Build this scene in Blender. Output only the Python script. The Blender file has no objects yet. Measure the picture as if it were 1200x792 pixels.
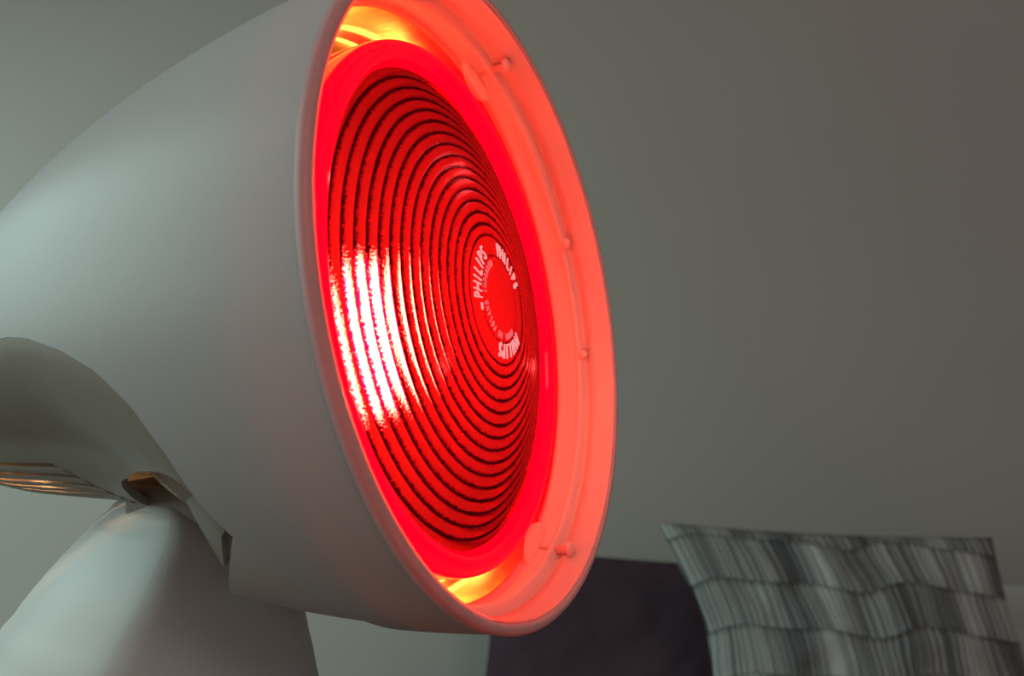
import bpy, bmesh, math, random
from mathutils import Vector, Matrix, noise

sc = bpy.context.scene
col = sc.collection
rnd = random.Random(7)

# ------------------------------------------------------------------ camera
CAMZ = 1.0
cam_d = bpy.data.cameras.new('camera')
cam_d.sensor_width = 36.0
cam_d.lens = 36.0 * 1100.0 / 1200.0
cam_d.clip_start = 0.01
cam_d.dof.use_dof = True
cam_d.dof.focus_distance = 0.245
cam_d.dof.aperture_fstop = 20.0
cam = bpy.data.objects.new('camera', cam_d)
col.objects.link(cam)
cam.location = (0, 0, CAMZ)
cam.rotation_euler = (math.radians(90), 0, 0)
sc.camera = cam

# ------------------------------------------------------------------ world, lights, exposure
w = bpy.data.worlds.new('room_ambient')
sc.world = w
w.use_nodes = True
w.node_tree.nodes['Background'].inputs[0].default_value = (0.92, 0.80, 0.77, 1)
w.node_tree.nodes['Background'].inputs[1].default_value = 0.17

def area(name, loc, target, size, size_y, energy, color):
    d = bpy.data.lights.new(name, 'AREA')
    d.shape = 'RECTANGLE'; d.size = size; d.size_y = size_y
    d.energy = energy; d.color = color
    o = bpy.data.objects.new(name, d); col.objects.link(o)
    o.location = loc
    o.rotation_euler = (Vector(target) - Vector(loc)).to_track_quat('-Z', 'Y').to_euler()
    return o
# daylight from the window on the left side of the room
area('window_daylight', (-1.35, 0.50, 1.25), (-0.55, 1.05, -0.05), 1.3, 1.0, 14.0, (0.68, 1.0, 0.93))
# dim warm fill light from above, behind the photographer
area('warm_overhead_fill', (0.7, -1.4, 2.3), (0.3, 1.0, 0.9), 0.6, 0.6, 7.4, (1.0, 0.80, 0.68))

sc.view_settings.view_transform = 'Standard'
sc.view_settings.look = 'None'
sc.view_settings.exposure = 0.0
sc.view_settings.gamma = 1.0
sc.view_settings.use_curve_mapping = False
sc.cycles.sample_clamp_indirect = 0.0
sc.cycles.sample_clamp_direct = 0.0
sc.cycles.caustics_refractive = False
sc.cycles.caustics_reflective = True
sc.cycles.max_bounces = 10
sc.cycles.transmission_bounces = 6

# ------------------------------------------------------------------ helpers
def tag(o, label=None, cat=None, group=None, kind=None):
    if label: o['label'] = label
    if cat: o['category'] = cat
    if group: o['group'] = group
    if kind: o['kind'] = kind
    return o

def link(name, me, mat=None, parent=None, smooth=True, loc=None, rot=None):
    o = bpy.data.objects.new(name, me); col.objects.link(o)
    if mat is not None: me.materials.append(mat)
    if smooth:
        for p in me.polygons: p.use_smooth = True
    if parent is not None: o.parent = parent
    if loc is not None: o.location = loc
    if rot is not None: o.rotation_euler = rot
    return o

def pydata(name, V, F):
    me = bpy.data.meshes.new(name)
    me.from_pydata([tuple(v) for v in V], [], F)
    me.validate(); me.update()
    return me

def box_mesh(name, lo, hi, bev=0.0, seg=3):
    bm = bmesh.new()
    bmesh.ops.create_cube(bm, size=1.0)
    for v in bm.verts:
        v.co = Vector([lo[i] + (v.co[i] + .5) * (hi[i] - lo[i]) for i in range(3)])
    if bev:
        bmesh.ops.bevel(bm, geom=bm.edges[:], offset=bev, segments=seg, profile=.5, affect='EDGES')
    me = bpy.data.meshes.new(name); bm.to_mesh(me); bm.free()
    return me

def grid_faces(nu, nv, wrap=False, off=0):
    F = []
    for i in range(nu - 1):
        for j in range(nv if wrap else nv - 1):
            a = i * nv + j; b = i * nv + (j + 1) % nv
            F.append((off + a, off + b, off + b + nv, off + a + nv))
    return F

def lathe(name, prof, seg=160):
    """prof: list of (z, r) about local Z; r == 0 allowed at the ends"""
    V = []; 
    for (z, r) in prof:
        for k in range(seg):
            a = 2 * math.pi * k / seg
            V.append((r * math.cos(a), r * math.sin(a), z))
    me = pydata(name, V, grid_faces(len(prof), seg, True))
    bm = bmesh.new(); bm.from_mesh(me)
    bmesh.ops.remove_doubles(bm, verts=bm.verts, dist=1e-6)
    bmesh.ops.recalc_face_normals(bm, faces=bm.faces)
    bm.to_mesh(me); bm.free()
    return me

def new_mat(name):
    m = bpy.data.materials.new(name); m.use_nodes = True
    nt = m.node_tree; nt.nodes.clear()
    out = nt.nodes.new('ShaderNodeOutputMaterial')
    return m, nt, out

def N(nt, kind, **kw):
    n = nt.nodes.new(kind)
    for k, v in kw.items():
        if k in ('operation', 'blend_type', 'data_type', 'noise_dimensions', 'distribution', 'interpolation', 'subsurface_method'):
            setattr(n, k, v)
        else:
            n.inputs[k.replace('_', ' ')].default_value = v
    return n

def math_n(nt, op, a, b=None, c=None, clamp=False):
    n = nt.nodes.new('ShaderNodeMath'); n.operation = op; n.use_clamp = clamp
    for i, x in enumerate((a, b, c)):
        if x is None: continue
        if isinstance(x, (int, float)): n.inputs[i].default_value = x
        else: nt.links.new(x, n.inputs[i])
    return n.outputs[0]

def ramp(nt, fac, stops):
    n = nt.nodes.new('ShaderNodeValToRGB')
    el = n.color_ramp.elements
    while len(el) < len(stops): el.new(.5)
    for e, (p, c) in zip(el, stops):
        e.position = p; e.color = (c[0], c[1], c[2], 1)
    nt.links.new(fac, n.inputs[0])
    return n.outputs[0]

def simple_mat(name, color, rough=.5, bump=0.0, bscale=300.0, metal=0.0, var=0.0, spec=.5, vscale=6.0):
    m, nt, out = new_mat(name)
    b = N(nt, 'ShaderNodeBsdfPrincipled', Roughness=rough, Metallic=metal)
    b.inputs['Specular IOR Level'].default_value = spec
    b.inputs['Base Color'].default_value = (*color, 1)
    tc = nt.nodes.new('ShaderNodeTexCoord')
    if var:
        nz = N(nt, 'ShaderNodeTexNoise', Scale=vscale, Detail=4.0)
        nt.links.new(tc.outputs['Object'], nz.inputs['Vector'])
        c = ramp(nt, nz.outputs[0], [(.3, [x * (1 - var) for x in color]), (.7, [min(1, x * (1 + var)) for x in color])])
        nt.links.new(c, b.inputs['Base Color'])
    if bump:
        nz = N(nt, 'ShaderNodeTexNoise', Scale=bscale, Detail=3.0)
        nt.links.new(tc.outputs['Object'], nz.inputs['Vector'])
        bp = N(nt, 'ShaderNodeBump', Strength=bump, Distance=.001)
        nt.links.new(nz.outputs[0], bp.inputs['Height'])
        nt.links.new(bp.outputs[0], b.inputs['Normal'])
    nt.links.new(b.outputs[0], out.inputs[0])
    return m

# ------------------------------------------------------------------ materials
# white ABS plastic; a thin moulded shell lets a little light through
def plastic_mat(name, color, trans=0.0, rough=.42, tcol=(1.0, .75, .72)):
    m, nt, out = new_mat(name)
    b = N(nt, 'ShaderNodeBsdfPrincipled', Roughness=rough)
    b.inputs['Base Color'].default_value = (*color, 1)
    b.inputs['Specular IOR Level'].default_value = .35
    tc = nt.nodes.new('ShaderNodeTexCoord')
    nz = N(nt, 'ShaderNodeTexNoise', Scale=1800.0, Detail=2.0)
    nt.links.new(tc.outputs['Object'], nz.inputs['Vector'])
    bp = N(nt, 'ShaderNodeBump', Strength=.12, Distance=.0002)
    nt.links.new(nz.outputs[0], bp.inputs['Height'])
    nt.links.new(bp.outputs[0], b.inputs['Normal'])
    # sparse dust and nicks
    vo = N(nt, 'ShaderNodeTexVoronoi', Scale=55.0)
    nt.links.new(tc.outputs['Object'], vo.inputs['Vector'])
    nz2 = N(nt, 'ShaderNodeTexNoise', Scale=28.0, Detail=1.0)
    nt.links.new(tc.outputs['Object'], nz2.inputs['Vector'])
    spot = math_n(nt, 'LESS_THAN', vo.outputs['Distance'], .035)
    sel = math_n(nt, 'GREATER_THAN', nz2.outputs[0], .66)
    msk = math_n(nt, 'MULTIPLY', spot, sel)
    mx = nt.nodes.new('ShaderNodeMix'); mx.data_type = 'RGBA'
    nt.links.new(msk, mx.inputs['Factor'])
    mx.inputs[6].default_value = (*color, 1)
    mx.inputs[7].default_value = (color[0] * .3, color[1] * .25, color[2] * .25, 1)
    nt.links.new(mx.outputs[2], b.inputs['Base Color'])
    res = b.outputs[0]
    if trans:
        tr = N(nt, 'ShaderNodeBsdfTranslucent')
        tr.inputs[0].default_value = (*tcol, 1)
        ms = nt.nodes.new('ShaderNodeMixShader'); ms.inputs[0].default_value = trans
        nt.links.new(res, ms.inputs[1]); nt.links.new(tr.outputs[0], ms.inputs[2])
        res = ms.outputs[0]
    nt.links.new(res, out.inputs[0])
    return m

M_shell = plastic_mat('white_shell_plastic', (.57, .58, .57), trans=.17)
M_rim = plastic_mat('white_rim_plastic', (.66, .60, .61), trans=.42, tcol=(1, .30, .34))  # red glow of the lip put into its translucent tint
M_stand = plastic_mat('white_stand_plastic', (.58, .59, .58))
M_liner = plastic_mat('cream_liner_plastic', (.80, .72, .66), trans=.5, rough=.3)
M_body = plastic_mat('shaded_body_plastic', (.30, .265, .215), trans=.0)  # underside shade put into the colour, darker than the shell
M_panel = plastic_mat('grey_beige_plastic', (.50, .47, .42))
M_dark = simple_mat('brown_inner_plastic', (.22, .13, .09), .6)
M_core = simple_mat('tan_inner_plastic', (.20, .115, .075), .7)
M_gold = simple_mat('gold_toned_reflector_metal', (1.0, .74, .34), .22, metal=1.0, bump=.25, bscale=60)

# ------------------------------------------------------------------ setting
def wall_mat():
    m, nt, out = new_mat('painted_wall')
    b = N(nt, 'ShaderNodeBsdfPrincipled', Roughness=.9)
    b.inputs['Specular IOR Level'].default_value = .2
    tc = nt.nodes.new('ShaderNodeTexCoord')
    nz = N(nt, 'ShaderNodeTexNoise', Scale=2.2, Detail=3.0)
    nt.links.new(tc.outputs['Object'], nz.inputs['Vector'])
    c = ramp(nt, nz.outputs[0], [(.3, (.415, .40, .37)), (.7, (.44, .425, .392))])
    nt.links.new(c, b.inputs['Base Color'])
    n2 = N(nt, 'ShaderNodeTexNoise', Scale=260.0, Detail=4.0)
    nt.links.new(tc.outputs['Object'], n2.inputs['Vector'])
    bp = N(nt, 'ShaderNodeBump', Strength=.25, Distance=.001)
    nt.links.new(n2.outputs[0], bp.inputs['Height']); nt.links.new(bp.outputs[0], b.inputs['Normal'])
    nt.links.new(b.outputs[0], out.inputs[0])
    return m
M_wall = wall_mat()
o = link('wall_back', box_mesh('wall_back', (-2.2, 1.62, 0), (2.4, 1.72, 2.5)), M_wall, smooth=False)
tag(o, 'plain matt grey wall behind the lamp and the cushions', 'wall', kind='structure')
M_floor = simple_mat('oak_floor', (.30, .20, .12), .5, var=.15)
o = link('floor', box_mesh('floor', (-2.2, -2.2, -.05), (2.4, 1.72, 0)), M_floor, smooth=False)
tag(o, 'wooden floor', 'floor', kind='structure')

# ------------------------------------------------------------------ lamp frame (axis n, side s towards the photographer, up u)
C0 = Vector((-.0006, .2438, CAMZ + .0121))
n = Vector((.90400, -.40135, .14729)).normalized()
s = Vector((-.40578, -.91397, 0)).normalized()
u = s.cross(n); u = u if u.z > 0 else -u
HF = Vector((.91397, -.40578, 0))                    # horizontal forward
TABLE_Z = .75
ROOT = C0 - n * .105; ROOT.z = TABLE_Z

lamp = bpy.data.objects.new('infrared_lamp', None); col.objects.link(lamp)
lamp.location = ROOT
tag(lamp, 'large white infrared heat lamp with glowing red ribbed bulb in front', 'lamp')

def LP(t, a, b):
    """point t behind the rim plane, a towards the camera side, b up"""
    return C0 - n * t + s * a + u * b - ROOT
def polar(t, r, ph):                                  # ph from top towards camera side
    return LP(t, r * math.sin(ph), r * math.cos(ph))
L = .22
def rad(t):
    t = max(0.0, t)
    if t >= L: return 0.0
    return .085 * (1 - (t / L) ** 1.8) ** .7

# crease of the hood: phi -> t
CR = [(87.0, .225), (87.2, .13), (88, .0973), (89.5, .087), (93.1, .0735), (97.4, .0622), (103.2, .0537), (110.7, .0483),
      (119.4, .0453), (125.9, .0417), (131.3, .0373), (139.2, .0337), (146.5, .0311), (155, .0298), (180, .0295)]
def interp(T, x):
    if x <= T[0][0]: return T[0][1]
    for (x0, y0), (x1, y1) in zip(T, T[1:]):
        if x <= x1: return y0 + (y1 - y0) * (x - x0) / (x1 - x0)
    return T[-1][1]
def smoothed(T, x, wd):
    return sum(interp(T, x + wd * k / 3) for k in range(-3, 4)) / 7
def tc_of_phi(pd):
    pd = abs(pd)
    if pd < 86.5: return L
    return smoothed(CR, pd, 1.2)
TCR = sorted([(t, p) for p, t in CR])
def phic_of_t(t): return interp(TCR, t)

def face_out(bm):
    """every normal away from the lamp axis"""
    bad = []
    for f in bm.faces:
        c = f.calc_center_median() - (C0 - ROOT); c = c - n * c.dot(n)
        if f.normal.dot(c) < 0: bad.append(f)
    if bad: bmesh.ops.reverse_faces(bm, faces=bad)
# --- hood shell: revolve with the lower rear cut away along the crease
def hood():
    TS = .06; pcs = phic_of_t(TS); nin = 200; nout = 160
    inner = [-pcs + 2 * pcs * k / nin for k in range(nin + 1)]
    outer = [pcs + (360 - 2 * pcs) * k / nout for k in range(1, nout)]
    angs = inner + outer                               # full turn, starting at -pcs
    V = []; nr = 60
    for i in range(nr + 1):
        for a in angs:
            aa = a if a <= 180 else a - 360
            tm = min(tc_of_phi(aa), TS) if abs(aa) > pcs else TS
            t = .0022 + (tm - .0022) * i / nr
            V.append(polar(t, rad(t), math.radians(aa)))
    F = grid_faces(nr + 1, len(angs), True)
    off = len(V); nr2 = 60
    for i in range(nr2 + 1):
        t = TS + (.2195 - TS) * (1 - (1 - i / nr2) ** 1.3)
        pc = phic_of_t(t)
        for k in range(nin + 1):
            V.append(polar(t, rad(t), math.radians(-pc + 2 * pc * k / nin)))
    F += grid_faces(nr2 + 1, nin + 1, False, off)
    me = pydata('hood', V, F)
    bm = bmesh.new(); bm.from_mesh(me)
    bmesh.ops.remove_doubles(bm, verts=bm.verts, dist=2e-5)
    bmesh.ops.recalc_face_normals(bm, faces=bm.faces)
    face_out(bm)
    bm.to_mesh(me); bm.free()
    return me
hood_o = link('hood', hood(), M_shell, lamp)
sd = hood_o.modifiers.new('wall', 'SOLIDIFY'); sd.thickness = .0010; sd.offset = -1
md = hood_o.modifiers.new('edge', 'EDGE_SPLIT'); md.split_angle = math.radians(50)

def axis_lathe(name, prof, mat, parent=lamp, seg=220):
    """prof (t, r) about the lamp axis"""
    V = []
    for (t, r) in prof:
        for k in range(seg):
            V.append(polar(t, r, 2 * math.pi * k / seg))
    me = pydata(name, V, grid_faces(len(prof), seg, True))
    bm = bmesh.new(); bm.from_mesh(me)
    bmesh.ops.recalc_face_normals(bm, faces=bm.faces)
    bm.to_mesh(me); bm.free()
    return link(name, me, mat, parent)

# rim: rounded lip with a fine shadow groove behind it
def arc(cx, cy, r, a0, a1, k):
    return [(cx + r * math.cos(math.radians(a0 + (a1 - a0) * i / k)), cy + r * math.sin(math.radians(a0 + (a1 - a0) * i / k))) for i in range(k + 1)]
prof = [(.0045, .0832), (.0036, .0838), (.0034, .0846), (.0030, .0853)]
prof += [(t, r) for t, r in arc(.0016, .08395, .00150, 90, 270, 12)]
prof += [(.0030, .0824), (.0045, .0826), (.0045, .0832)]
rim_o = axis_lathe('rim', prof, M_rim)
tag(rim_o, 'rounded glossy white lip edged by red glow')

# inner liner: front wall, moulded ridge, second wall
prof = [(.0007, .0822), (.006, .0816), (.0086, .0808), (.0088, .0824), (.0104, .0826), (.0106, .0788), (.0112, .0780), (.0118, .0780),
        (.0126, .0790), (.0135, .0792), (.0180, .0786), (.0190, .0780), (.0190, .0800), (.012, .0812), (.0035, .0834), (.002, .0826)]
liner = axis_lathe('liner', prof, M_liner)
tag(liner, 'stepped inner wall glowing red')
# reflector behind the bulb
prof = [(.0192, .0780), (.0230, .0776), (.0290, .0772), (.0330, .0768), (.0335, .0748), (.0350, .0742), (.0400, .0732), (.0500, .0690), (.0650, .0610), (.0900, .0500), (.1050, .0300), (.1060, .0298), (.0910, .0512), (.0655, .0625), (.0505, .0705), (.0350, .0760), (.0290, .0784), (.0192, .0792), (.0192, .0780)]
refl = axis_lathe('reflector', prof, M_gold)
tag(refl, 'gold toned metal reflector behind the bulb')

# retaining clips with pins on the liner
def clip(deg):
    ph = math.radians(deg)
    bm = bmesh.new()
    rn = -(s * math.sin(ph) + u * math.cos(ph))
    tg = (s * math.cos(ph) - u * math.sin(ph))
    c = LP(.0165, .0786 * math.sin(ph), .0786 * math.cos(ph))
    k = 18; th = .0016; R = .0085
    top = []; bot = []
    for i in range(k + 1):
        a = math.pi * i / k
        p = c + tg * (R * math.cos(a)) + rn * (R * .75 * math.sin(a)) + n * .001
        top.append(bm.verts.new(p)); bot.append(bm.verts.new(p - n * th))
    bm.faces.new(top); bm.faces.new(list(reversed(bot)))
    for i in range(k + 1):
        j = (i + 1) % (k + 1)
        bm.faces.new((top[j], top[i], bot[i], bot[j]))
    bmesh.ops.recalc_face_normals(bm, faces=bm.faces)
    me = bpy.data.meshes.new('clip'); bm.to_mesh(me); bm.free()
    o = link('clip', me, M_liner, liner, smooth=False)
    # pin running forward from the clip
    bm = bmesh.new()
    c2 = LP(.0072, .0798 * math.sin(ph), .0798 * math.cos(ph)); r1 = .0011
    rings = []
    for (dz, rr) in ((-.0085, r1), (.0, r1), (.0002, r1 * 1.9), (.0016, r1 * 1.9), (.0022, r1 * .6)):
        rings.append([bm.verts.new(c2 + n * dz + (tg * math.cos(x) + rn * math.sin(x)) * rr) for x in [2 * math.pi * q / 14 for q in range(14)]])
    for A, B in zip(rings, rings[1:]):
        for q in range(14): bm.faces.new((A[q], A[(q + 1) % 14], B[(q + 1) % 14], B[q]))
    bm.faces.new(rings[-1]); bm.faces.new(list(reversed(rings[0])))
    bmesh.ops.recalc_face_normals(bm, faces=bm.faces)
    me = bpy.data.meshes.new('pin'); bm.to_mesh(me); bm.free()
    return o, link('pin', me, M_liner, liner)
for dg in (-26, -156): clip(dg)
def nub(deg):
    ph = math.radians(deg); bm = bmesh.new()
    bmesh.ops.create_uvsphere(bm, u_segments=14, v_segments=8, radius=.0017)
    c = LP(.0098, .0786 * math.sin(ph), .0786 * math.cos(ph))
    for v in bm.verts: v.co = v.co + c
    me = bpy.data.meshes.new('nub'); bm.to_mesh(me); bm.free()
    link('nub', me, M_liner, liner)
for dg in (-74, -102): nub(dg)

# ------------------------------------------------------------------ bulb
Cb = Vector((-.0166, .2519, CAMZ + .0081))
azb, elb = math.radians(21.34), math.radians(8.08)
nb = Vector((math.cos(elb) * math.cos(azb), -math.cos(elb) * math.sin(azb), math.sin(elb)))
sb = Vector((-nb.y, nb.x, 0)).normalized()
if sb.y > 0: sb = -sb                                # towards camera
ub = nb.cross(sb); 
if ub.z < 0: ub = -ub
# local axes of the bulb: X = -sb (so that X right when seen from front), Y = ub, Z = nb
xb = ub.cross(nb)
RB = Matrix((xb, ub, nb)).transposed().to_4x4()
RG = .0642; HD = .0148; FZ = 0
RS = (RG * RG + HD * HD) / (2 * HD)
def dome(r): return math.sqrt(RS * RS - r * r) - (RS - HD) + FZ
NR = 15; R0 = .0172; PITCH = (RG - R0) / NR
def ribs(r):
    """height of the concentric ribs above the dome"""
    if r <= R0: return 0
    q = ((r - R0) / PITCH) % 1.0
    return -.00085 * (1 - abs(2 * q - 1) ** 3.0) * 0 + .00095 * (math.sin(math.pi * q) ** .7) - .00045

def lens_material():
    m, nt, out = new_mat('ruby_ribbed_glass')
    tc = nt.nodes.new('ShaderNodeTexCoord')
    sp = nt.nodes.new('ShaderNodeSeparateXYZ'); nt.links.new(tc.outputs['Object'], sp.inputs[0])
    x2 = math_n(nt, 'MULTIPLY', sp.outputs[0], sp.outputs[0]); y2 = math_n(nt, 'MULTIPLY', sp.outputs[1], sp.outputs[1])
    r = math_n(nt, 'SQRT', math_n(nt, 'ADD', x2, y2))
    # stipple of the moulded glass
    st = N(nt, 'ShaderNodeTexNoise', Scale=1500.0, Detail=2.0, Roughness=.7)
    nt.links.new(tc.outputs['Object'], st.inputs['Vector'])
    rj = math_n(nt, 'ADD', r, math_n(nt, 'MULTIPLY', math_n(nt, 'SUBTRACT', st.outputs[0], .5), .0016))
    ph = math_n(nt, 'FRACT', math_n(nt, 'DIVIDE', math_n(nt, 'SUBTRACT', rj, R0), PITCH))
    d = math_n(nt, 'MULTIPLY', math_n(nt, 'ABSOLUTE', math_n(nt, 'SUBTRACT', ph, .5)), 2.0)   # 1 in the groove
    inring = math_n(nt, 'GREATER_THAN', r, R0 - .0002)
    g0 = math_n(nt, 'MULTIPLY', ramp(nt, d, [(.62, (0, 0, 0)), (.80, (1, 1, 1))]), inring)
    g1 = math_n(nt, 'LESS_THAN', math_n(nt, 'ABSOLUTE', math_n(nt, 'SUBTRACT', rj, .01165)), .00022)
    groove = math_n(nt, 'MAXIMUM', g0, math_n(nt, 'MULTIPLY', g1, .8))
    bp = N(nt, 'ShaderNodeBump', Strength=.55, Distance=.0004)
    nt.links.new(st.outputs[0], bp.inputs['Height'])
    # tint: dark of the grooves, where light is lost, painted into the glass colour
    tint = nt.nodes.new('ShaderNodeMix'); tint.data_type = 'RGBA'
    nt.links.new(groove, tint.inputs['Factor'])
    tint.inputs[6].default_value = (1.0, .010, .008, 1)
    tint.inputs[7].default_value = (.03, .0, .001, 1)
    rf = N(nt, 'ShaderNodeBsdfRefraction', Roughness=.08, IOR=1.22)
    nt.links.new(tint.outputs[2], rf.inputs['Color']); nt.links.new(bp.outputs[0], rf.inputs['Normal'])
    gl = N(nt, 'ShaderNodeBsdfGlossy', Roughness=.4)
    gl.inputs[0].default_value = (.045, .02, .04, 1)
    nt.links.new(bp.outputs[0], gl.inputs['Normal'])
    fr = N(nt, 'ShaderNodeFresnel', IOR=1.45)
    m1 = nt.nodes.new('ShaderNodeMixShader')
    # milky scatter: the frosted red glass picks up light from the filament behind it
    tr = N(nt, 'ShaderNodeBsdfTranslucent'); tt_ = nt.nodes.new('ShaderNodeMix'); tt_.data_type = 'RGBA'
    nt.links.new(groove, tt_.inputs['Factor']); tt_.inputs[6].default_value = (1, .002, .004, 1); tt_.inputs[7].default_value = (.06, 0, 0, 1)
    fs = N(nt, 'ShaderNodeTexNoise', Scale=2600.0, Detail=1.0); nt.links.new(tc.outputs['Object'], fs.inputs['Vector'])
    grain = ramp(nt, fs.outputs[0], [(.36, (.25, .25, .25)), (.62, (1, 1, 1))])
    gm = nt.nodes.new('ShaderNodeMix'); gm.data_type = 'RGBA'; gm.blend_type = 'MULTIPLY'; gm.inputs['Factor'].default_value = 1
    nt.links.new(tt_.outputs[2], gm.inputs[6]); nt.links.new(grain, gm.inputs[7])
    nt.links.new(gm.outputs[2], tr.inputs[0]); nt.links.new(bp.outputs[0], tr.inputs['Normal'])
    m0 = nt.nodes.new('ShaderNodeMixShader'); m0.inputs[0].default_value = .022
    # dust and lint on the glass scatter more
    vo = N(nt, 'ShaderNodeTexVoronoi', Scale=330.0); nt.links.new(tc.outputs['Object'], vo.inputs['Vector'])
    dn = N(nt, 'ShaderNodeTexNoise', Scale=45.0); nt.links.new(tc.outputs['Object'], dn.inputs['Vector'])
    dust = math_n(nt, 'MULTIPLY', math_n(nt, 'LESS_THAN', vo.outputs['Distance'], .13), math_n(nt, 'GREATER_THAN', dn.outputs[0], .52))
    nt.links.new(math_n(nt, 'ADD', .022, math_n(nt, 'MULTIPLY', dust, .12)), m0.inputs[0])
    nt.links.new(rf.outputs[0], m0.inputs[1]); nt.links.new(tr.outputs[0], m0.inputs[2])
    nt.links.new(fr.outputs[0], m1.inputs[0]); nt.links.new(m0.outputs[0], m1.inputs[1]); nt.links.new(gl.outputs[0], m1.inputs[2])
    # faint red glow of the lit frosted glass, added as emission
    em = N(nt, 'ShaderNodeEmission', Strength=.03)
    em.inputs[0].default_value = (1, .0, .03, 1)
    ad = nt.nodes.new('ShaderNodeAddShader')
    nt.links.new(m1.outputs[0], ad.inputs[0]); nt.links.new(em.outputs[0], ad.inputs[1])
    nt.links.new(ad.outputs[0], out.inputs[0])
    return m
M_lens = lens_material()

def emit_mat(name, color, strength):
    m, nt, out = new_mat(name)
    e = N(nt, 'ShaderNodeEmission', Strength=strength); e.inputs[0].default_value = (*color, 1)
    nt.links.new(e.outputs[0], out.inputs[0])
    return m
def glow_glass(name, color, strength):
    m, nt, out = new_mat(name)
    e = N(nt, 'ShaderNodeEmission', Strength=strength); e.inputs[0].default_value = (*color, 1)
    g = N(nt, 'ShaderNodeBsdfGlossy', Roughness=.08); g.inputs[0].default_value = (.9, .5, .5, 1)
    fr = N(nt, 'ShaderNodeFresnel', IOR=1.3)
    mm = nt.nodes.new('ShaderNodeMixShader')
    nt.links.new(fr.outputs[0], mm.inputs[0]); nt.links.new(e.outputs[0], mm.inputs[1]); nt.links.new(g.outputs[0], mm.inputs[2])
    nt.links.new(mm.outputs[0], out.inputs[0])
    return m
M_band = glow_glass('smooth_red_glass_band', (1, .0, .004), 5.0)
M_back = emit_mat('glowing_bulb_back', (1.0, .44, .11), 5.5)  # warm light leaking behind the bulb, put in as emission
M_fil = emit_mat('tungsten_filament', (1.0, .82, .60), 330.0)
M_letter2 = glow_glass('faint_glass_lettering', (1, .13, .14), .9)  # both letterings: their lit tone is put in as emission
M_letter = glow_glass('raised_glass_lettering', (1, .34, .33), 1.0)

bulb = link('bulb', lathe('bulb', [(-.012, .0702), (-.020, .0690), (-.040, .0560), (-.060, .0380), (-.075, .0210), (-.105, .0190), (-.106, 0)]), M_back, lamp, loc=Cb - ROOT, rot=RB.to_euler())
tag(bulb, 'round reflector bulb with ribbed red glass face')
# red smooth band around the face
prof = [(.0000 + dome(RG) , RG)]
prof = [(.0050 * math.sin(math.radians(q)), .0672 + .0034 * math.cos(math.radians(q))) for q in range(184, -5, -8)]
prof = [(-.002, .0640)] + prof + [(-.004, .0705), (-.009, .0704), (-.012, .0702)]
link('glass_band', lathe('glass_band', prof, 220), M_band, bulb)
# the ribbed face
prof = [(dome(0), 0.0)]
rr = .002
while rr < R0 - .0005: prof.append((dome(rr), rr)); rr += .0025
NS = 12
for k in range(NR):
    for j in range(NS):
        r_ = R0 + (k + j / NS) * PITCH
        prof.append((dome(r_) + ribs(r_), r_))
prof.append((dome(RG) - .0004, RG))
lens = link('ribbed_face', lathe('ribbed_face', prof, 260), M_lens, bulb)
tag(lens, 'convex dark red glass face moulded in concentric rings')
# inner reflector seen through the glass
def inner_reflector_mat():
    m, nt, out = new_mat('inner_reflector')
    b = N(nt, 'ShaderNodeBsdfPrincipled', Roughness=.6, Metallic=.0)
    b.inputs['Base Color'].default_value = (.05, .05, .05, 1)
    nt.links.new(b.outputs[0], out.inputs[0]); return m
link('inner_reflector', lathe('inner_reflector', [(-.002, .0640), (-.012, .0660), (-.020, .0640), (-.035, .0530), (-.050, .0370), (-.058, .018), (-.059, 0)], 120), inner_reflector_mat(), bulb)
# filament
bm = bmesh.new(); bmesh.ops.create_uvsphere(bm, u_segments=24, v_segments=14, radius=1)
for v in bm.verts: v.co = Vector((v.co.x * .0095, v.co.y * .019, v.co.z * .006)) + Vector((-.013, -.005, -.022))
me = bpy.data.meshes.new('filament'); bm.to_mesh(me); bm.free()
link('filament', me, M_fil, bulb)
# the light the bulb face throws forward into the hood
for dgr in (90, 210, 330):
    pl = bpy.data.lights.new('bulb_face_light', 'POINT'); pl.energy = .074; pl.color = (1, .125, .065); pl.shadow_soft_size = 0
    po = bpy.data.objects.new('bulb_face_light', pl); col.objects.link(po); po.parent = bulb
    po.location = (.036 * math.cos(math.radians(dgr)), .036 * math.sin(math.radians(dgr)), .0142)

# raised lettering around the centre
def lettering(name, text, r_in, size, start_deg, sweep_deg, wx=.66, mat=None):
    """letters with their tops outwards, running clockwise as seen from the front"""
    V = []; F = []
    k = len(text)
    for i, ch in enumerate(text):
        if ch == ' ': continue
        cu = bpy.data.curves.new('glyph', 'FONT'); cu.body = ch; cu.size = size; cu.extrude = .00018
        cu.align_x = 'CENTER'; cu.resolution_u = 3
        to = bpy.data.objects.new('glyph', cu); col.objects.link(to)
        dg = bpy.context.evaluated_depsgraph_get()
        me = bpy.data.meshes.new_from_object(to.evaluated_get(dg))
        a = math.radians(start_deg - sweep_deg * (i + .5) / k)      # polar angle, 90 = top
        er = Vector((math.cos(a), math.sin(a), 0)); et = Vector((math.sin(a), -math.cos(a), 0))
        off = len(V)
        for v in me.vertices:
            p = er * (r_in + v.co.y) + et * v.co.x * wx
            rr_ = math.hypot(p.x, p.y)
            V.append((p.x, p.y, dome(rr_) + .00035 + v.co.z))
        for p in me.polygons: F.append(tuple(off + q for q in p.vertices))
        bpy.data.objects.remove(to); bpy.data.curves.remove(cu); bpy.data.meshes.remove(me)
    me = pydata(name, V, F)
    return link(name, me, mat or M_letter, bulb, smooth=False)
lettering('lettering', 'PHILIPS', .0119, .0056, 182, 66)
lettering('lettering', 'PHILIPS', .0119, .0056, 80, 66)
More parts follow.
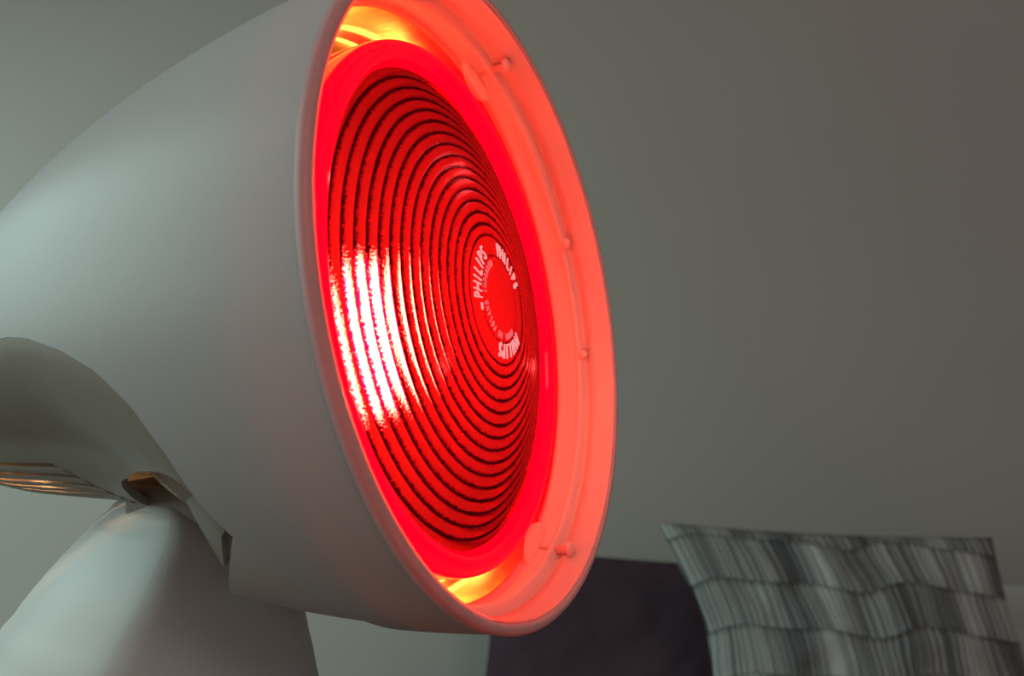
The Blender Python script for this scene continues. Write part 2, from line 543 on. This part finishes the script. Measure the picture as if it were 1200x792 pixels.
lettering('lettering', 'PHILIPS', .0119, .0056, -46, 66)
lettering('small_lettering', 'MADE IN POLAND INFRARED', .0092, .0024, -58, 196, .66, M_letter2)
bm = bmesh.new(); bmesh.ops.create_cube(bm, size=1)
for v in bm.verts: v.co = Vector((v.co.x * .0008 - .0131, v.co.y * .0018 - .0022, dome(.0131) + .0006 + v.co.z * .0003))
me = bpy.data.meshes.new('raised_dash'); bm.to_mesh(me); bm.free()
link('raised_dash', me, M_letter, bulb, smooth=False)

# ------------------------------------------------------------------ rear body below the crease
RBT = [(.02, .083), (.04, .079), (.05, .076), (.07, .066), (.09, .056), (.11, .0485), (.13, .0435), (.15, .0408), (.17, .038), (.19, .033), (.21, .025), (.222, .0)]
def rA(t, pd):
    x = max(0, min(1, (pd - phic_of_t(t)) / 35)); x = x * x * (3 - 2 * x)
    return (rad(t) - .00015) * (1 - x) + smoothed(RBT, t, .006) * x
ARCH = [(.044, 120.0), (.0465, 117.5), (.0495, 115.3), (.056, 115.0), (.0651, 116.8), (.0760, 120.5), (.0878, 125.6), (.0978, 131.0), (.103, 134.0), (.106, 137.9), (.1085, 143), (.1125, 152), (.116, 163), (.1170, 172)]
TEND = [(131.0, .1335), (137.4, .1273), (143.1, .1237), (148, .1205), (153, .1200), (160, .1200), (180, .120)]
T_OPEN = .1175
def tend(pd): return interp(TEND, pd)

def both_sides(name, halves, mat, parent, thick=.002, inward=True, smooth=True, split=40, sides=(1, -1)):
    """halves: list of (V in (t, r, phi_deg), faces); mirrored across the lamp's plane"""
    V = []; F = []
    for vs, fs in halves:
        for sg in sides:
            off = len(V)
            V += [polar(t, r, sg * math.radians(pd)) for (t, r, pd) in vs]
            F += [tuple(off + q for q in (f if sg == 1 else reversed(f))) for f in fs]
    me = pydata(name, V, F)
    bm = bmesh.new(); bm.from_mesh(me)
    bmesh.ops.remove_doubles(bm, verts=bm.verts, dist=1e-5)
    bmesh.ops.recalc_face_normals(bm, faces=bm.faces)
    # make sure normals point away from the axis
    face_out(bm)
    bm.to_mesh(me); bm.free()
    o = link(name, me, mat, parent, smooth=smooth)
    if thick:
        sd = o.modifiers.new('wall', 'SOLIDIFY'); sd.thickness = thick; sd.offset = -1
        es = o.modifiers.new('split', 'EDGE_SPLIT'); es.split_angle = math.radians(split)
    return o

halves = []
# upper scoop: from the crease down to the arch of the opening (or to the slot line)
vs = []; nt_, npn = 90, 26
t_list = [.045 + (.218 - .045) * i / (nt_ - 1) for i in range(nt_)]
for t in t_list:
    p0 = phic_of_t(t) - .1
    p1 = max(p0 + .15, min(131.0, smoothed(ARCH, t, .002) if t < .0978 else 131.0))
    for j in range(npn):
        pd = p0 + (p1 - p0) * j / (npn - 1)
        vs.append((t, rA(t, pd), pd))
halves.append((vs, grid_faces(nt_, npn)))
# underside between the opening and the slots
vs = []; na, nb_ = 40, 10
for i in range(na):
    pd = 131.0 + 49 * i / (na - 1)
    t0 = next((tt for tt, pp in [(.0978 + k * .0005, interp(ARCH, .0978 + k * .0005)) for k in range(40)] if pp >= pd), T_OPEN)
    t1 = tend(pd)
    for j in range(nb_):
        t = t0 + (t1 - t0) * j / (nb_ - 1)
        vs.append((t, rA(t, pd), pd))
halves.append((vs, grid_faces(na, nb_)))
body = both_sides('rear_body', halves, M_body, lamp, thick=.0022)
tag(body, 'scooped underside behind the hood, shade put into its beige colour')

# cheek beside the opening, ahead of it
def tB(pd): return .0412 + (pd - 125) * .00115 if pd < 153 else .0734 + (pd - 153) * .0002
vs = []; na = 20
for i in range(na):
    pd = 120.5 + 31.5 * i / (na - 1)
    t0 = max(tB(pd) + .0032, .0448) if pd > 126 else .0440
    t1 = interp([(120, .0520), (124, .0535), (130, .0558), (138, .0612), (146, .0705), (153, .0785)], pd)
    t1 = max(t1, t0 + .0004)
    for j in range(5):
        t = t0 + (t1 - t0) * j / 4
        vs.append((t, rA(t, 122) * .6 + (rad(t) - .002) * .4, pd))
for sg in (1, -1): both_sides('cheek', [(vs, grid_faces(na, 5))], M_body, lamp, thick=.002, sides=(sg,))

# lower front panel between the crease and the stand
vs = []; na, nbb = 60, 16
for i in range(na):
    pd = 125.6 + (180 - 125.6) * (i / (na - 1))
    t0 = tc_of_phi(pd) - .0015; t1 = tB(pd)
    if pd > 146: t1 -= 0
    for j in range(nbb):
        q = j / (nbb - 1); t = t0 + (max(t1, t0 + .0004) - t0) * q
        vs.append((t, rad(t) - .0010 - .0006 * q, pd))
panel = both_sides('lower_panel', [(vs, grid_faces(na, nbb))], M_body, lamp, thick=.0025)
panel.data.materials[0] = M_panel
tag(panel, 'plain grey beige panel below the hood edge')

def hbox(name, a0, a1, w_, z0, z1, mat, bev=.002):
    bm = bmesh.new(); bmesh.ops.create_cube(bm, size=1.0)
    for v in bm.verts: v.co = Vector((a0 + (v.co.x + .5) * (a1 - a0), v.co.y * 2 * w_, z0 + (v.co.z + .5) * (z1 - z0)))
    bmesh.ops.bevel(bm, geom=bm.edges[:], offset=bev, segments=4, profile=.5, affect='EDGES')
    base = Vector((C0.x, C0.y, C0.z - .0121)) - ROOT
    for v in bm.verts: v.co = base + HF * v.co.x + s * v.co.y + Vector((0, 0, v.co.z))
    bmesh.ops.recalc_face_normals(bm, faces=bm.faces)
    me = bpy.data.meshes.new(name); bm.to_mesh(me); bm.free()
    return link(name, me, mat, lamp)
pb = hbox('pivot_block', -.117, -.075, .017, -.053, -.0420, M_body)
tag(pb, 'beige pivot block in the recess above the stand')
# inner core, added behind the gaps to block view and light
prof = [(.036, .060), (.040, .0752), (.050, .0725), (.065, .0655), (.078, .0585), (.092, .0500), (.11, .036), (.14, .031), (.17, .028), (.20, .018), (.205, .001)]
core = axis_lathe('inner_core', prof, M_core, seg=96)
core.modifiers.new('wall', 'SOLIDIFY').thickness = .001

# vent slats along the rear underside
SL = [131.0, 137.6, 143.4, 149, 154.6, 160.2, 165.8, 171.4, 177.0, 183.0]
for sg in (1, -1):
    for k in range(len(SL) - 1):
        a0, a1 = SL[k] + (2.4 if k == 0 else 2.0), SL[k + 1]
        if sg == -1 and k == len(SL) - 2: continue
        V = []; m_, q_ = 26, 5
        for i in range(m_):
            for j in range(q_):
                pd = a0 + (a1 - a0) * j / (q_ - 1)
                t = tend(min(pd, 180)) + (.2185 - tend(min(pd, 180))) * i / (m_ - 1)
                V.append(polar(t, rA(t, min(pd, 360 - pd)) + .0004 * math.sin(math.pi * j / (q_ - 1)), sg * math.radians(pd)))
        F = grid_faces(m_, q_)
        if sg == 1: F = [tuple(reversed(f)) for f in F]
        me = pydata('vent_slat', V, F)
        o = link('vent_slat', me, M_body, body)
        sd = o.modifiers.new('wall', 'SOLIDIFY'); sd.thickness = .0022; sd.offset = -1
        es = o.modifiers.new('split', 'EDGE_SPLIT'); es.split_angle = math.radians(40)
# light leaking back past the bulb socket into the vented rear
for tt in (.165, .188):
    pl = bpy.data.lights.new('bulb_back_light', 'POINT'); pl.energy = .011; pl.color = (1, .52, .22); pl.shadow_soft_size = 0
    po = bpy.data.objects.new('bulb_back_light', pl); col.objects.link(po); po.parent = lamp
    po.location = LP(tt, .0155 if tt > .15 else .0185, -.0255 if tt > .15 else -.032)

# ------------------------------------------------------------------ stand
ST = [  # z, rear, ridge, front, half width
    (-.0440, -.1175, -.1150, -.1110, .006),
    (-.0452, -.1220, -.1112, -.1050, .0100),
    (-.0468, -.1265, -.1042, -.0980, .0145),
    (-.0484, -.1298, -.0980, -.0920, .0175),
    (-.0513, -.1340, -.0934, -.0860, .0200),
    (-.0575, -.1415, -.0913, -.0775, .0235),
    (-.0663, -.1515, -.0925, -.0725, .0270),
    (-.0747, -.1605, -.0941, -.0688, .0310),
    (-.0835, -.1690, -.0972, -.0656, .0340),
    (-.0902, -.1758, -.0998, -.0634, .0370),
    (-.1130, -.1960, -.1062, -.0570, .0440),
    (-.1355, -.2080, -.1099, -.0515, .0500),
    (-.1600, -.2180, -.1124, -.0470, .0540),
]
OZ = C0.z - .0121
def catm(T, x):
    xs = [r[0] for r in T]
    i = 0
    while i < len(T) - 2 and x < xs[i + 1]: i += 1
    p1, p2 = T[i], T[i + 1]; p0 = T[max(i - 1, 0)]; p3 = T[min(i + 2, len(T) - 1)]
    q = (x - xs[i]) / (xs[i + 1] - xs[i])
    return [.5 * ((2 * b) + (c - a) * q + (2 * a - 5 * b + 4 * c - d) * q * q + (3 * b - a - 3 * c + d) * q ** 3) for a, b, c, d in zip(p0[1:], p1[1:], p2[1:], p3[1:])]
def stand_mesh():
    V = []; F = []; levels = []
    z = -.0440
    while z > -.158:
        levels.append(z); z -= .0008 if z > -.06 else .0035
    m_ = 0
    for z in levels:
        ab, ar, af, w_ = catm(ST, z)
        pts = []
        for k in range(41):                          # rear half ellipse from +w round to -w
            th = math.pi * k / 40
            pts.append((ar - (ar - ab) * math.sin(th), w_ * math.cos(th)))
        for k in range(1, 24):                       # bulging front
            b = -w_ + 2 * w_ * k / 24
            pts.append((ar + (af - ar) * (1 - abs(b / w_) ** 1.4), b))
        # round the ridge a little
        for _ in range(1):
            pts = [((p[0] * 2 + a[0] + c[0]) / 4, (p[1] * 2 + a[1] + c[1]) / 4) for a, p, c in zip(pts[-1:] + pts[:-1], pts, pts[1:] + pts[:1])]
        m_ = len(pts)
        for a, b in pts:
            V.append(Vector((C0.x, C0.y, 0)) + HF * a + s * b + Vector((0, 0, OZ + z)) - ROOT)
    # foot skirt
    ab, ar, af, w_ = catm(ST, -.158)
    for (dz, gr) in ((-.168, 1.04), (OZ * 0 + (TABLE_ZL), 1.06)):
        for a, b in pts:
            ca = (ab + af) / 2
            V.append(Vector((C0.x, C0.y, 0)) + HF * (ca + (a - ca) * gr) + s * b * gr + Vector((0, 0, OZ + dz)) - ROOT)
    nl = len(levels) + 2
    F = grid_faces(nl, m_, True)
    F.append(tuple(range(m_)))
    F.append(tuple(reversed([(nl - 1) * m_ + q for q in range(m_)])))
    me = pydata('stand', V, F)
    bm = bmesh.new(); bm.from_mesh(me); bmesh.ops.recalc_face_normals(bm, faces=bm.faces); bm.to_mesh(me); bm.free()
    return me
TABLE_TOP = .828
TABLE_ZL = TABLE_TOP - OZ
so = link('stand', stand_mesh(), M_stand, lamp)
tag(so, 'flared white stand under the lamp head')
# the empty sits on the table
dz = TABLE_TOP - ROOT.z
lamp.location.z = TABLE_TOP
for ch in lamp.children: ch.location.z -= dz

# ------------------------------------------------------------------ side table under the lamp (below the frame)
M_wood = simple_mat('dark_wood', (.09, .055, .035), .4, var=.2)
tb = bpy.data.objects.new('side_table', None); col.objects.link(tb); tb.location = (-.12, .29, 0)
tag(tb, 'small dark wooden side table under the heat lamp', 'table')
link('table_top', box_mesh('table_top', (-.28, -.17, .806), (.28, .16, .828), .004), M_wood, tb, smooth=False)
for sx_ in (-1, 1):
    for sy_ in (-1, 1):
        link('leg', box_mesh('leg', (sx_ * .25 - .018, sy_ * .14 - .018, 0), (sx_ * .25 + .018, sy_ * .14 + .018, .806), .003), M_wood, tb, smooth=False)

# ------------------------------------------------------------------ sofa
def px(X, Y, D): return Vector(((X - 600) / 1100 * D, D, CAMZ + (396 - Y) / 1100 * D))
M_sofa = simple_mat('dark_aubergine_upholstery', (.062, .038, .050), .9, bump=.4, bscale=900, var=.2, spec=.15)
sofa = bpy.data.objects.new('daybed', None); col.objects.link(sofa)
sofa.location = (.75, 1.2, 0)
tag(sofa, 'low daybed against the wall carrying the cushions', 'daybed')
link('mattress', box_mesh('mattress', (-1.0, -.40, .20), (1.35, .40, .40), .03, 5), M_sofa, sofa)
link('bed_frame', box_mesh('bed_frame', (-1.02, -.41, .10), (1.37, .41, .20), .006), M_wood, sofa, smooth=False)
for xx in (-.95, 1.3):
    for yy in (-.36, .36):
        link('leg', box_mesh('leg', (xx - .025, yy - .025, 0), (xx + .025, yy + .025, .105)), M_wood, sofa, smooth=False)

# ------------------------------------------------------------------ cushions
def stripe_mat():
    m, nt, out = new_mat('striped_quilted_cotton')
    b = N(nt, 'ShaderNodeBsdfPrincipled', Roughness=.95); b.inputs['Specular IOR Level'].default_value = .1
    uv = nt.nodes.new('ShaderNodeUVMap'); uv.uv_map = 'UVMap'
    sp = nt.nodes.new('ShaderNodeSeparateXYZ'); nt.links.new(uv.outputs[0], sp.inputs[0])
    U, Vv = sp.outputs[0], sp.outputs[1]
    # tucks: wavy horizontal seams; the band index shifts the stripes a little
    wv = N(nt, 'ShaderNodeTexNoise', Scale=2.2, Detail=1.0); wv.noise_dimensions = '1D'
    nt.links.new(U, wv.inputs['W'])
    vv = math_n(nt, 'ADD', math_n(nt, 'MULTIPLY', Vv, 6.5), math_n(nt, 'MULTIPLY', wv.outputs[0], 1.2))
    band = math_n(nt, 'FLOOR', vv); fr = math_n(nt, 'FRACT', vv)
    bend = N(nt, 'ShaderNodeTexNoise', Scale=3.0, Detail=1.0)
    nt.links.new(uv.outputs[0], bend.inputs['Vector'])
    x = math_n(nt, 'ADD', U, math_n(nt, 'MULTIPLY', band, 3.37))
    x = math_n(nt, 'ADD', x, math_n(nt, 'MULTIPLY', bend.outputs[0], .05))
    s1 = N(nt, 'ShaderNodeTexNoise', Scale=140.0, Detail=1.5, Roughness=.6); s1.noise_dimensions = '1D'
    nt.links.new(x, s1.inputs['W'])
    s2 = N(nt, 'ShaderNodeTexNoise', Scale=9.0, Detail=0.0); s2.noise_dimensions = '1D'
    nt.links.new(x, s2.inputs['W'])
    f = math_n(nt, 'ADD', s1.outputs[0], math_n(nt, 'MULTIPLY', math_n(nt, 'SUBTRACT', s2.outputs[0], .5), .45))
    c = ramp(nt, f, [(.40, (.075, .078, .080)), (.48, (.20, .205, .205)), (.52, (.11, .115, .115)), (.60, (.42, .43, .42))])
    seam = math_n(nt, 'LESS_THAN', fr, .045)
    mx = nt.nodes.new('ShaderNodeMix'); mx.data_type = 'RGBA'
    nt.links.new(math_n(nt, 'MULTIPLY', seam, .5), mx.inputs['Factor'])
    nt.links.new(c, mx.inputs[6]); mx.inputs[7].default_value = (.035, .04, .04, 1)
    nt.links.new(mx.outputs[2], b.inputs['Base Color'])
    bp = N(nt, 'ShaderNodeBump', Strength=.6, Distance=.006)
    h = math_n(nt, 'ADD', ramp(nt, fr, [(0, (0, 0, 0)), (.12, (1, 1, 1)), (.85, (1, 1, 1)), (1, (0, 0, 0))]), math_n(nt, 'MULTIPLY', f, .3))
    nt.links.new(h, bp.inputs['Height']); nt.links.new(bp.outputs[0], b.inputs['Normal'])
    nt.links.new(b.outputs[0], out.inputs[0])
    return m

def cushion(name, TL, TR, BR, BL, depth, mat, sag_left=0, seed=0, crumple=.006):
    """pillow: front and back grids between four corners, bulging, edges bowed"""
    nu, nv = 60, 50
    ctr = (TL + TR + BR + BL) / 4
    nrm = (TR - TL).cross(BL - TL).normalized()
    if nrm.y > 0: nrm = -nrm
    V = []; UV = []
    for side in (0, 1):
        for i in range(nu):
            for j in range(nv):
                a, b = i / (nu - 1), j / (nv - 1)
                p = (TL * (1 - a) + TR * a) * (1 - b) + (BL * (1 - a) + BR * a) * b
                e = math.sin(math.pi * a) * math.sin(math.pi * b)
                # pinch the sides
                p += (TR - TL) * (.035 * math.sin(math.pi * b) * (1 - 2 * a))
                p += (BL - TL) * (.03 * math.sin(math.pi * a) * (1 - 2 * b)) * .5
                p += (TR - TL) * sag_left * (1 - a) * (math.sin(math.pi * min(1, b * 1.6)) ** 2)
                th = depth * (max(e, 0) ** .42) * (1 if side == 0 else -.7)
                q = Vector((a * 5 + seed, b * 4, seed * 3.1))
                cr = noise.noise(q * 1.6) * crumple * 1.6 + noise.noise(q * 4) * crumple * .6
                tuck = 0
                V.append(p + nrm * (th + cr * min(1, e * 4) + tuck) - ctr)
                UV.append((a, b))
    F = grid_faces(nu, nv) + [tuple(reversed(f)) for f in grid_faces(nu, nv, False, nu * nv)]
    me = pydata(name, V, F)
    uvl = me.uv_layers.new(name='UVMap')
    for lp in me.loops: uvl.data[lp.index].uv = UV[lp.vertex_index]
    bm = bmesh.new(); bm.from_mesh(me)
    bmesh.ops.remove_doubles(bm, verts=bm.verts, dist=1e-5)
    bmesh.ops.recalc_face_normals(bm, faces=bm.faces)
    bm.to_mesh(me); bm.free()
    return link(name, me, mat, None, loc=ctr)
o = cushion('cushion', px(772, 612, 1.24), px(1162, 630, 1.22), px(1290, 985, 1.09), px(868, 990, 1.10), .055, stripe_mat(), sag_left=.03, seed=3)
tag(o, 'grey and off-white finely striped quilted cushion leaning on the dark one', 'cushion')
o = cushion('cushion', px(570, 640, 1.46), px(960, 668, 1.46), px(975, 895, 1.30), px(545, 895, 1.30), .035, M_sofa, seed=5, crumple=.003)
tag(o, 'plain dark aubergine cushion behind the striped one, left', 'cushion')
M_white = simple_mat('off_white_cotton', (.42, .46, .42), .95, bump=.3, bscale=500, spec=.1)
o = cushion('cushion', px(1150, 682, 1.33), px(1560, 690, 1.33), px(1580, 905, 1.26), px(1150, 905, 1.26), .045, M_white, seed=9)
tag(o, 'plain off-white cushion half hidden behind the striped one', 'cushion')
